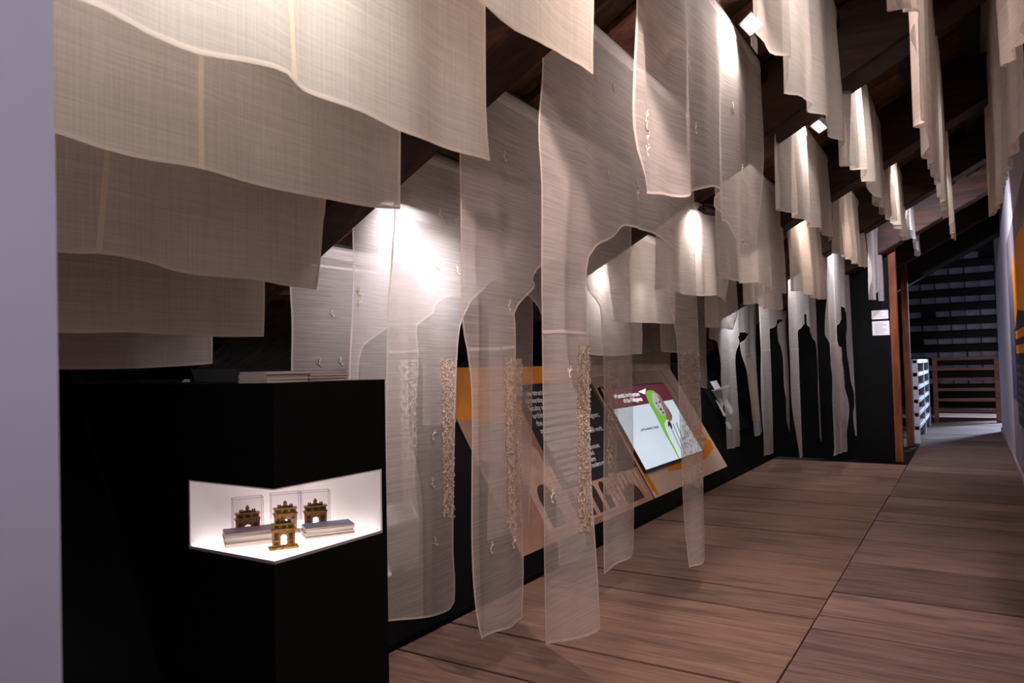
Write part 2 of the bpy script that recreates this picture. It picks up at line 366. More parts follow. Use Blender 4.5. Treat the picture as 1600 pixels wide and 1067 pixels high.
# prints on the board
def flatshape(name, pts, m, parent, n0, n1):
    mb = MB().prism(pts, lambda u, v, w: pb(u, v, n0+w), n1-n0); o = mb.build(name, m); return child(o, parent)
def text_on(name, body, y, v, n, size, m, parent, spacing=1.0, align='LEFT', bold=0.0, sx=1.0):
    c = bpy.data.curves.new(name, 'FONT'); c.body = body; c.size = size; c.space_line = spacing; c.extrude = .0006
    c.align_x = align; c.offset = bold; c.materials.append(m)
    o = bpy.data.objects.new(name, c); COL.objects.link(o)
    Xa = Vector((0, 1, 0)); Ya = Vector((-math.cos(A60), 0, math.sin(A60))); Za = Xa.cross(Ya)
    mt = Matrix.Identity(4); p = pb(y, v, n)
    for i in range(3): mt[i][0] = Xa[i]*sx; mt[i][1] = Ya[i]; mt[i][2] = Za[i]; mt[i][3] = p[i]
    bpy.context.view_layer.update()
    me = bpy.data.meshes.new_from_object(o.evaluated_get(bpy.context.evaluated_depsgraph_get()))
    bpy.data.objects.remove(o); o = obj(name, me, m); o.matrix_world = mt; o['kind'] = 'stuff'
    o.parent = parent; o.matrix_parent_inverse = Matrix.Translation(parent.location).inverted()
    return o
def arc(cx, cy, r, a0, a1, n=8, ry=None):
    ry = ry or r
    return [(cx+r*math.cos(math.radians(a0+(a1-a0)*i/n)), cy+ry*math.sin(math.radians(a0+(a1-a0)*i/n))) for i in range(n+1)]
p1 = empty('information_poster', pb(4.6, .14)); tag(p1, 'orange and sepia poster on the inclined board with charcoal text block', 'poster')
flatshape('orange_field', [(3.575, 1.03), (3.9, 1.0), (4.4, .98), (5.62, .98), (5.62, 1.40), (3.575, 1.40)], M['orange'], p1, .001, .004)
photo = flatshape('sepia_photo', [(3.575, .14), (5.62, .14), (5.62, .98), (4.4, .98), (3.9, 1.0), (3.575, 1.03)], M['sepia'], p1, .001, .004)
# old building in the photo: tower, arches, roof
flatshape('photo_tower', [(3.95, .2), (4.28, .2), (4.28, .74), (4.12, .9), (3.95, .74)], M['sepia_l'], photo, .004, .0055)
flatshape('photo_facade', [(4.3, .18), (5.0, .18), (4.98, .5), (4.4, .62), (4.3, .6)], M['sepia_l'], photo, .004, .0055)
for k in range(4):
    x = 4.36+k*.16; flatshape('photo_arch', [(x, .2), (x+.1, .2)]+arc(x+.05, .36, .05, 0, 180, 6), M['sepia_d'], photo, .0055, .0065)
flatshape('photo_doorway', [(4.02, .22), (4.2, .22)]+arc(4.11, .42, .09, 0, 180, 8), M['sepia_d'], photo, .0055, .0065)
for k in range(7):
    x = 5.02+k*.083; flatshape('photo_column', [(x, .22), (x+.035, .22), (x+.035, .42), (x, .42)], M['sepia_l'], photo, .004, .0055)
flatshape('photo_tree', arc(5.3, .23, .16, 0, 180, 8, .09)+[(5.14, .18), (5.46, .18)], M['sepia_d'], photo, .0055, .0065)
flatshape('photo_roofline', [(3.6, .75), (3.95, .68), (3.93, .6), (3.6, .64)], M['sepia_d'], photo, .004, .0055)
tblock = flatshape('text_block', [(4.345, .43), (5.60, .43), (5.60, 1.20), (5.56, 1.245), (4.345, 1.245)], M['charcoal'], p1, .005, .009)
text_on('lettering', 'In the structures of the Pontifical Royal\nUniversity of Santo Tomas, the influence is\nfaculty and the city of the historical,\narchitecture in the country, rich and\nthe profession, often by artists, designers,\narchitects by the core values of\nand visions with the best of their work.\ncompetence.', 4.43, 1.15, .0095, .060, M['letter'], tblock, 1.0, bold=.0012)
text_on('lettering', 'The history, cultural of Hispano World,\nwhich traditional styles, and\nrealities of time, that respond\ncommunity needs and local contexts\n(creating) interpretations and\nconsidering the architecture\nreported the past and modern re-\nthe Philippines.', 4.43, .80, .0095, .050, M['letter'], tblock, .93, bold=.0012)

p2 = empty('cream_poster', pb(6.7, .14)); tag(p2, 'cream poster with orange brush strokes around the lit screen', 'poster')
flatshape('cream_field', [(5.645, .14), (7.72, .14), (7.72, 1.40), (5.645, 1.40)], M['cream'], p2, .001, .004)
flatshape('brush_stroke', [(6.2, .30), (6.9, .27), (7.3, .30), (7.6, .36), (7.68, .44), (7.55, .50), (7.3, .52), (7.35, .48), (7.5, .45), (7.3, .40), (6.9, .37), (6.2, .37)], M['orange'], p2, .004, .006)
flatshape('brush_stroke', [(7.2, .52), (7.5, .55), (7.7, .62), (7.7, .67), (7.45, .61), (7.2, .58)], M['orange'], p2, .004, .006)
flatshape('brush_stroke', [(5.66, .20), (5.72, .20), (5.69, .55), (5.66, .8)], M['orange'], p2, .004, .006)
flatshape('brush_stroke', [(5.70, .16), (5.76, .15), (5.73, .4), (5.70, .45)], M['orange'], p2, .004, .006)
for pts in ([(6.55, 1.40), (6.6, 1.3), (6.58, 1.2)], [(7.4, 1.38), (7.45, 1.0), (7.5, .7), (7.6, .45)], [(6.9, .35), (6.86, .2), (6.9, .16)], [(6.2, 1.38), (6.5, 1.26), (6.65, 1.25)]):
    q = [(a, b) for a, b in pts]+[(a+.008, b+.004) for a, b in reversed(pts)]
    flatshape('line_drawing', q, M['sepia_d'], p2, .004, .005)

mon = empty('wall_monitor', pb(6.4, .37)); tag(mon, 'lit screen with maroon header and green leaf portrait', 'monitor')
sy0, sy1, sv0, sv1 = 5.70, 7.19, .375, 1.15
flatshape('bezel', [(sy0-.018, sv0-.018), (sy1+.018, sv0-.018), (sy1+.018, sv1+.018), (sy0-.018, sv1+.018)], M['metal_black'], mon, .004, .03)
disp = flatshape('display', [(sy0, sv0), (sy1, sv0), (sy1, sv1), (sy0, sv1)], M['scr'], mon, .03, .031)
def bpx(pts):
    out = []
    nv = np.array([math.sin(A60), 0, math.cos(A60)]); p0 = np.array(pb(0, 0, .031))
    for x, y in pts:
        d = ray(x, y); q = CC+d*(((p0-CC)@nv)/(d@nv)); out.append((float(q[1]), float((q[2]-.031*math.cos(A60))/math.sin(A60))))
    ar = sum(out[k-1][0]*out[k][1]-out[k][0]*out[k-1][1] for k in range(len(out)))
    return out if ar > 0 else out[::-1]
flatshape('screen_header', [(sy0, .945), (sy1, .96), (sy1, sv1), (sy0, sv1)], M['scr_maroon'], disp, .031, .0314)
flatshape('screen_leaf', bpx([(1008, 615), (1010, 611), (1014, 609.5), (1021, 610.5), (1030, 617), (1036, 627), (1043, 638), (1049, 649), (1050, 656), (1041, 655), (1038, 662), (1040, 670), (1047, 686), (1053, 697), (1062, 716), (1060, 716), (1050, 697), (1040, 680), (1031, 662), (1023, 646), (1015, 632)]), M['scr_green'], disp, .0314, .0318)
flatshape('screen_glint', bpx([(997, 612), (1009, 607), (1008, 616)]), M['scr_white'], disp, .0314, .0318)
flatshape('portrait_face', bpx([(1018, 615.5), (1021, 613.8), (1024, 614.2), (1027, 618), (1031, 625), (1035, 634), (1039, 642), (1041, 649), (1038.5, 650.5), (1032, 646.5), (1026, 639), (1020, 628)]), M['scr_face'], disp, .0318, .0322)
flatshape('portrait_hair', bpx([(1026, 616), (1031, 620), (1038, 630), (1045, 640), (1050, 649), (1050, 656), (1046, 659), (1041, 654), (1040.5, 648), (1036, 637), (1032, 628)]), M['scr_brown'], disp, .0322, .0326)
for pts in ([(1023.5, 630), (1026, 628.6), (1027.5, 630.5), (1025.5, 632)], [(1028.3, 627.6), (1030.5, 626), (1032, 629), (1030, 630)], [(1027.5, 634), (1029, 633.5), (1029.8, 636), (1028.3, 636)],
            [(1030, 639), (1033, 637.5), (1035, 640), (1033.5, 641), (1031.5, 641)], [(1033.5, 644), (1036.5, 643), (1038, 646), (1036, 646.5)]):
    flatshape('portrait_feature', bpx(pts), M['scr_dark'], disp, .0326, .033)
flatshape('portrait_collar', bpx([(1043, 658), (1047, 659), (1049, 663), (1050.5, 669), (1048, 670), (1046.5, 664), (1045, 668), (1043.5, 665)]), M['scr_dark'], disp, .0322, .0326)
for k in range(3):
    flatshape('portrait_line', bpx([(1046+k*5, 664-k*2), (1047+k*5, 664-k*2), (1065+k*3.5, 703-k*2), (1064+k*3.5, 703-k*2)]), M['letter_k'], disp, .0314, .0318)
text_on('screen_title', 'Influential Architecture\nof the Philippines', 6.43, 1.045, .0316, .062, M['scr_white'], disp, .85, align='RIGHT', bold=.001)
text_on('screen_caption', 'and Monumentales. Zaragoza', 6.02, .705, .0316, .036, M['letter_k'], disp)

# sculpture case at the far end of the board
case = empty('sculpture_case', pb(8.75, .55)); tag(case, 'black sculpture case standing proud of the far inclined board', 'display case')
child(panel_slab(8.45, 9.15, .45, 1.25, .002, .055).build('case_body', M['black'], None, .003), case)
child(panel_slab(8.435, 8.449, .42, 1.28, .004, .11).build('case_side', M['smoked']), case)
def on_board(x, y, n_):
    nv = np.array([math.sin(A60), 0, math.cos(A60)]); p0 = np.array(pb(0, 0, n_)); d = ray(x, y)
    return CC+d*(((p0-CC)@nv)/(d@nv))
nb = np.array([math.sin(A60), 0, math.cos(A60)])
tq = [on_board(x, y, .056) for x, y in ((1104, 598), (1131, 651), (1146, 645), (1118, 595))]
tray = MB().hexa([tuple(q) for q in tq]+[tuple(q+nb*.014) for q in tq]).build('white_tray', M['white'], None, .002); tag(tray, 'white tray lying on the far black sculpture case', 'tray')
# folded white form: a sheet that rises from the tray and flares out like a wing
ba, bb_ = on_board(1111, 610, .0735), on_board(1130, 641, .0735)
ta, tb = on_board(1139, 601, .30), on_board(1133, 632, .12)
vs_, fs_ = [], []; n, m_ = 12, 10
for i in range(n+1):
    t = i/n
    for j in range(m_+1):
        s_ = j/m_
        e0 = ba+(bb_-ba)*t; e1 = ta+(tb-ta)*(t**.7)
        q = e0+(e1-e0)*s_+nb*(.10*math.sin(math.pi*t)*s_*(1-s_)*2-.03*math.sin(math.pi*s_)*(1-t))
        vs_.append(tuple(q))
for i in range(n):
    for j in range(m_):
        a = i*(m_+1)+j; fs_.append((a, a+1, a+m_+2, a+m_+1))
fo = obj('paper_sculpture', mesh('paper_sculpture', vs_, fs_, True), M['white']); sol = fo.modifiers.new('t', 'SOLIDIFY'); sol.thickness = .008; sol.offset = 1
tag(fo, 'white folded wing shaped sculpture on the white tray', 'sculpture')
cq = [on_board(x, y, .056) for x, y in ((1133, 660), (1139, 671), (1146, 668), (1140, 658))]
lc = MB().hexa([tuple(q) for q in cq]+[tuple(q+nb*.004) for q in cq]).build('caption_card', M['white']); tag(lc, 'small white card below the tray on the black case', 'label card')

# second white model seen through the nearest sheer leg
mdl = empty('model_stand', pb(2.6, .55)); tag(mdl, 'white model stand behind the sheer cloth beside the pedestal', 'display stand')
child(panel_slab(2.42, 2.78, .50, .60, .002, .10).build('shelf_lip', M['white'], None, .002), mdl)
child(panel_slab(2.44, 2.52, .60, .95, .002, .03).build('upright', M['white'], None, .002), mdl)
lc = panel_slab(2.40, 2.56, .30, .42, .001, .004).build('caption_card', M['white']); tag(lc, 'white card on the inclined board just right of the pedestal', 'label card')

# ---------------------------------------------------------------- labels on end wall, poster on right wall
def wall_card(name, x0, x1, z0, z1, label, lines):
    r = empty(name, ((x0+x1)/2, YE-.006, z0)); tag(r, label, 'label card')
    child(MB().box(x0, x1, YE-.006, YE-.001, z0, z1).build('card', M['white']), r)
    for k in range(lines):
        z = z1-.025-(z1-z0-.05)*k/max(1, lines-1); wdt = (x1-x0-.05)*random.uniform(.6, 1)
        child(MB().box(x0+.025, x0+.025+wdt, YE-.0068, YE-.006, z-.0035, z+.0035).build('print_line', flat('print_faint', rgb('#b5a6a8'), .7)), r)
wall_card('caption_card', -.995, -.815, 1.70, 1.805, 'upper smaller white caption card on the black end wall', 4)
wall_card('caption_card', -.992, -.808, 1.505, 1.675, 'lower larger white caption card on the black end wall', 9)
wp = empty('wall_poster', (.388, 8, 0)); tag(wp, 'tall orange and mauve poster with figures on the right wall', 'poster')
def wshape(name, pts, m, d0, d1):
    mb = MB().prism([(-a, b) for a, b in pts], lambda u, v, w_: (.389-d0-w_, -u, v), d1-d0); return child(mb.build(name, m), wp)
wshape('poster_field', [(9.95, .08), (6.0, .08), (6.0, 2.62), (9.95, 2.48)], M['poster_grey'], .0, .003)
wshape('poster_orange', [(9.0, 2.0), (8.7, 2.25), (8.4, 2.05), (8.0, 2.3), (6.0, 2.2), (6.0, 1.2), (8.6, 1.0)], M['orange'], .003, .004)
wshape('poster_black', [(8.9, .55), (6.0, .55), (6.0, 1.5), (8.3, 1.65), (8.9, 1.45)], M['charcoal'], .004, .005)
for k in range(3):
    y = 9.75-k*.33; wshape('poster_figure', [(y, .75), (y-.26, .75), (y-.22, 1.75), (y-.17, 2.05), (y-.10, 2.08), (y-.06, 1.8)], M['purple'], .004, .005)
for k in range(2): wshape('poster_heading', [(8.75, 1.38-k*.14), (7.0, 1.38-k*.14), (7.0, 1.46-k*.14), (8.75, 1.46-k*.14)], M['orange'], .005, .006)
for k in range(7): wshape('poster_line', [(8.8, 1.1-k*.075), (6.6, 1.1-k*.075), (6.6, 1.135-k*.075), (8.8, 1.135-k*.075)], M['letter_k'], .005, .006)

# ---------------------------------------------------------------- pedestal with lit corner niche
PX, PY, PY2, PZ, NX, NY, NZ0, NZ1 = -1.73, 1.43, 1.91, 1.172, -2.13, 1.88, .655, .865
ped = empty('pedestal', (-2.1, 1.67, 0)); tag(ped, 'black pedestal with a lit white corner niche', 'pedestal')
mb = MB().box(-3.25, PX, PY, PY2, 0, NZ0-.008).box(-3.25, PX, PY, PY2, NZ1, PZ).box(-3.25, NX-.008, PY, PY2, NZ0-.008, NZ1).box(NX-.008, PX, NY+.008, PY2, NZ0-.008, NZ1)
child(mb.build('body', M['black']), ped)
mb = MB().box(NX-.007, NX, PY, NY, NZ0, NZ1).box(NX-.007, PX, NY, NY+.007, NZ0, NZ1).box(NX, PX, PY, NY, NZ1-.004, NZ1-.0005)
child(mb.build('niche_lining', M['niche']), ped)
child(MB().box(NX-.007, PX-.003, PY+.003, NY+.006, NZ0-.0075, NZ0).build('light_panel', M['niche_floor']), ped)
child(MB().box(NX-.007, PX, PY-.002, PY+.0028, NZ0-.0075, NZ0+.001).box(PX-.0028, PX+.002, PY-.002, NY+.006, NZ0-.0075, NZ0+.001).build('sill_edge', flat('sill_grey', rgb('#8d8385'), .6)), ped)

def arch_parts(root, s):
    B = M['bronze']; D = M['bronze_dark']
    W, Dp, Hh = .072*s, .026*s, .1*s
    MB().box(-W*.62, W*.62, -Dp*.75, Dp*.75, 0, .008*s).build('base', B, root, .001*s)
    # pierced body
    hw, op, h0, h1 = W*.46, W*.15, .008*s, .058*s
    zs = h0+.026*s
    left = [(-hw, h0), (-op, h0), (-op, zs)]+arc(0, zs, op, 180, 90, 5)[1:]+[(0, h1), (-hw, h1)]
    right = [(-a, b) for a, b in left][::-1]
    mbb = MB()
    for pl in (left, right): mbb.prism(pl, lambda u, v, w_: (u, Dp*.42-w_, v), Dp*.84)
    body = mbb.build('arch_body', B, root)
    MB().box(-hw*1.1, hw*1.1, -Dp*.55, Dp*.55, h1, h1+.005*s).build('cornice', B, root, .0008*s)
    MB().box(-hw*.98, hw*.98, -Dp*.42, Dp*.42, h1+.005*s, h1+.017*s).build('attic', B, root, .0006*s)
    MB().box(-hw*1.08, hw*1.08, -Dp*.52, Dp*.52, h1+.017*s, h1+.021*s).build('cornice', B, root, .0008*s)
    zt = h1+.021*s
    MB().hexa([(-hw*.7, -Dp*.3, zt), (hw*.7, -Dp*.3, zt), (hw*.7, Dp*.3, zt), (-hw*.7, Dp*.3, zt), (-hw*.2, -Dp*.2, zt+.006*s), (hw*.2, -Dp*.2, zt+.006*s), (hw*.2, Dp*.2, zt+.006*s), (-hw*.2, Dp*.2, zt+.006*s)]).build('pediment', D, root)
    MB().lathe([(.0, 0), (.006*s, 0), (.005*s, .006*s), (.0065*s, .009*s), (.005*s, .013*s), (.002*s, .017*s), (0, .019*s)], (0, 0, zt+.004*s), 8).build('finial', B, root, smooth=True)
    for q in (-1, 1):
        for k in (.45, .62):
            MB().lathe([(0, 0), (.003*s, 0), (.0022*s, .005*s), (.0028*s, .007*s), (0, .010*s)], (q*hw*k, 0, zt+.001*s), 6).build('statuette', D, root)
        for z0, z1 in ((h0+.006*s, h0+.016*s), (h0+.020*s, h0+.042*s)):
            MB().prism([(q*hw*.66-.006*s, z0), (q*hw*.66+.006*s, z0)]+arc(q*hw*.66, z1-.006*s, .006*s, 0, 180, 6), lambda u, v, w_: (u, -Dp*.40-w_, v), .002*s).build('recess', D, body)
        for kx in (.34, .97):
            MB().box(q*hw*kx-.0022*s, q*hw*kx+.0022*s, -Dp*.50, -Dp*.40, h0, h1).build('pilaster', B, body)
    for k in (-.62, 0, .62):
        MB().box(hw*k-.007*s, hw*k+.007*s, -Dp*.46, -Dp*.41, h1+.007*s, h1+.015*s).build('relief', D, root)
def figurine(px, z, s, label, rz):
    p = on(*px, 2, z); r = empty('arch_figurine', (p[0], p[1], z+.0005), rz); tag(r, label, 'figurine', 'arch souvenirs in the niche'); arch_parts(r, s); return r
def face(p): return math.atan2(p[1], p[0])+math.pi/2+math.pi
zN = NZ0
def facing(px, extra=0):
    p = on(*px, 2, zN); return math.atan2(-p[1], -p[0])+math.pi/2+extra
figurine((443, 857), zN, 1.0, 'gold arch figurine standing foremost in the niche corner', facing((443, 857), .12))
rear = [((387, 842), 'leftmost gold arch figurine in a clear box'), ((446, 833), 'gold arch figurine in a clear box behind the foremost one'), ((493, 829), 'rightmost gold arch figurine in a clear box')]
bl = ['clear acrylic box around the leftmost arch figurine', 'clear acrylic box around the middle arch figurine', 'clear acrylic box around the rightmost arch figurine']
for (px, lb), b_ in zip(rear, bl):
    rz = facing(px, .10); figurine(px, zN, 1.10, lb, rz)
    p = on(*px, 2, zN); r = empty('acrylic_box', (p[0], p[1], zN+.0006), rz); tag(r, b_, 'box', 'clear boxes in the niche')
    ww, dd, hh, t_ = .0475, .024, .136, .0015
    for nm, bx in (('side_wall', (-ww, -ww+t_, -dd, dd)), ('side_wall', (ww-t_, ww, -dd, dd)), ('front_wall', (-ww, ww, -dd, -dd+t_)), ('back_wall', (-ww, ww, dd-t_, dd))):
        MB().box(*bx, 0, hh).build(nm, M['acrylic'], r)
    MB().box(-ww, ww, -dd, dd, hh, hh+t_).build('lid', M['acrylic'], r)
    e = MB()
    for q in (-ww, ww):
        for d_ in (-dd, dd): e.box(q-.001, q+.001, d_-.001, d_+.001, 0, hh)
    for d_ in (-dd, dd): e.box(-ww, ww, d_-.001, d_+.001, hh-.001, hh+.001)
    for q in (-ww, ww): e.box(q-.001, q+.001, -dd, dd, hh-.001, hh+.001)
    e.build('edges', M['acrylic_edge'], r)

def card_stack(p0, p1, z, n, th, depth, name, label, group, cat, mats, top=None, jit=.003):
    d = np.array(p1)-np.array(p0); Ln = float(np.hypot(d[0], d[1])); ang = math.atan2(d[1], d[0])
    me = MB().box(0, Ln, 0, depth, 0, th*.94); base = mesh(name, me.v, me.f)
    for k in range(n):
        o = obj(name, base if k else base.copy(), None)
        if not o.data.materials: o.data.materials.append(mats)
        o.location = (p0[0]+random.uniform(-jit, jit), p0[1]+random.uniform(-jit, jit), z+.0006+k*th); o.rotation_euler = (0, 0, ang+random.uniform(-.02, .02))
        tag(o, (label if cat != 'booklet' else ('lowest ', 'second lowest ', 'third lowest ')[k]+label) if k < n-1 or not top else top[0], cat, group)
        if cat == 'booklet':
            MB().box(-.0005, Ln+.0005, -.0008, depth, th*.94, th*.94+.0005).build('cover', M['charcoal'], o)
            MB().box(-.0005, Ln+.0005, -.0008, depth, -.0004, 0).build('cover', M['charcoal'], o)
        if k == n-1 and top:
            for (a, b, c, e_), m_ in top[1]:
                MB().box(a*Ln, b*Ln, c*depth, e_*depth, th*.94, th*.94+.0004).build('picture', m_, o)
L0, L1 = on(352, 858, 2, zN), on(430, 849, 2, zN)
card_stack(L0, L1, zN, 9, .0048, .095, 'postcard_stack_card', 'thick card in the left postcard pile of the niche', 'left postcard pile', 'postcard', M['paper'],
           ('top postcard of the left pile, mauve landscape', [((0, 1, 0, 1), M['postcard_mauve'])]))
R0_, R1_ = on(478, 845, 2, zN), on(554, 836, 2, zN)
card_stack(R0_, R1_, zN, 8, .0046, .09, 'postcard_stack_card', 'thick card in the right postcard pile of the niche', 'right postcard pile', 'postcard', M['paper'],
           ('top postcard of the right pile, blue sky over mauve land', [((0, 1, .45, 1), M['postcard_blue']), ((0, 1, 0, .45), M['postcard_mauve'])]))
# booklets on top
card_stack((-1.785, 1.452), (-1.785, 1.612), PZ, 4, .0088, .13, 'booklet', 'booklet in the pile at the pedestal corner', 'booklets on the pedestal', 'booklet', M['paper'], ('topmost booklet of the pile at the pedestal corner', [((0, 1, 0, 1), M['paper2'])]))
card_stack((-1.80, 1.632), (-1.80, 1.80), PZ, 4, .0088, .13, 'booklet', 'booklet in the pile further from the pedestal corner', 'booklets on the pedestal', 'booklet', M['paper'], ('topmost booklet of the pile further from the corner', [((0, 1, 0, 1), M['paper2'])]))

# ---------------------------------------------------------------- hanging cloths
def catmull(pts, step):
    """resample closed outline; gentle bends are rounded, sharp corners kept"""
    n = len(pts); P = [np.array(p) for p in pts]; sharp = []
    for i in range(n):
        a = P[i]-P[i-1]; b = P[(i+1) % n]-P[i]
        c = np.dot(a, b)/(np.linalg.norm(a)*np.linalg.norm(b)+1e-9); sharp.append(c < .62)
    out = []
    for i in range(n):
        p1_, p2_ = P[i], P[(i+1) % n]
        p0_ = P[i-1] if not sharp[i] else 2*p1_-p2_
        p3_ = P[(i+2) % n] if not sharp[(i+1) % n] else 2*p2_-p1_
        L_ = np.linalg.norm(p2_-p1_); k = max(1, int(round(L_/step)))
        for q in range(k):
            t = q/k
            c = .5*((2*p1_)+(-p0_+p2_)*t+(2*p0_-5*p1_+4*p2_-p3_)*t*t+(-p0_+3*p1_-3*p2_+p3_)*t**3)
            lin = p1_*(1-t)+p2_*t
            out.append(c if np.linalg.norm(c-lin) < .25*L_ else lin)
    return out
def inside(pts, q):
    x, y = q; r = False; n = len(pts)
    for i in range(n):
        x1, y1 = pts[i]; x2, y2 = pts[i-1]
        if (y1 > y) != (y2 > y) and x < (x2-x1)*(y-y1)/(y2-y1)+x1: r = not r
    return r
sprig_me = None
def sprig():
    """small embroidered sprig: stem, curl and leaves, flat in YZ"""
    global sprig_me
    if sprig_me: return sprig_me
    mb = MB(); 
    def tube(pts, r):
        for (a, b), (c, d) in zip(pts[:-1], pts[1:]):
            L_ = math.hypot(c-a, d-b); nx, ny = -(d-b)/L_*r, (c-a)/L_*r
            mb.add([(0, a+nx, b+ny), (0, c+nx, d+ny), (0, c-nx, d-ny), (0, a-nx, b-ny), (.002, a, b), (.002, c, d)], [(0, 1, 5, 4), (4, 5, 2, 3)])
    tube([(0, .03), (.002, .012), (-.004, -.004), (.002, -.018), (.010, -.022), (.014, -.014), (.008, -.008)], .0022)
    tube([(-.004, -.004), (-.014, .004), (-.018, .012)], .002); tube([(.002, .012), (.012, .018), (.016, .026)], .002)
    tube([(0, .03), (.006, .036)], .002)
    sprig_me = mesh('motif', mb.v, mb.f); sprig_me.materials.append(M['thread']); return sprig_me

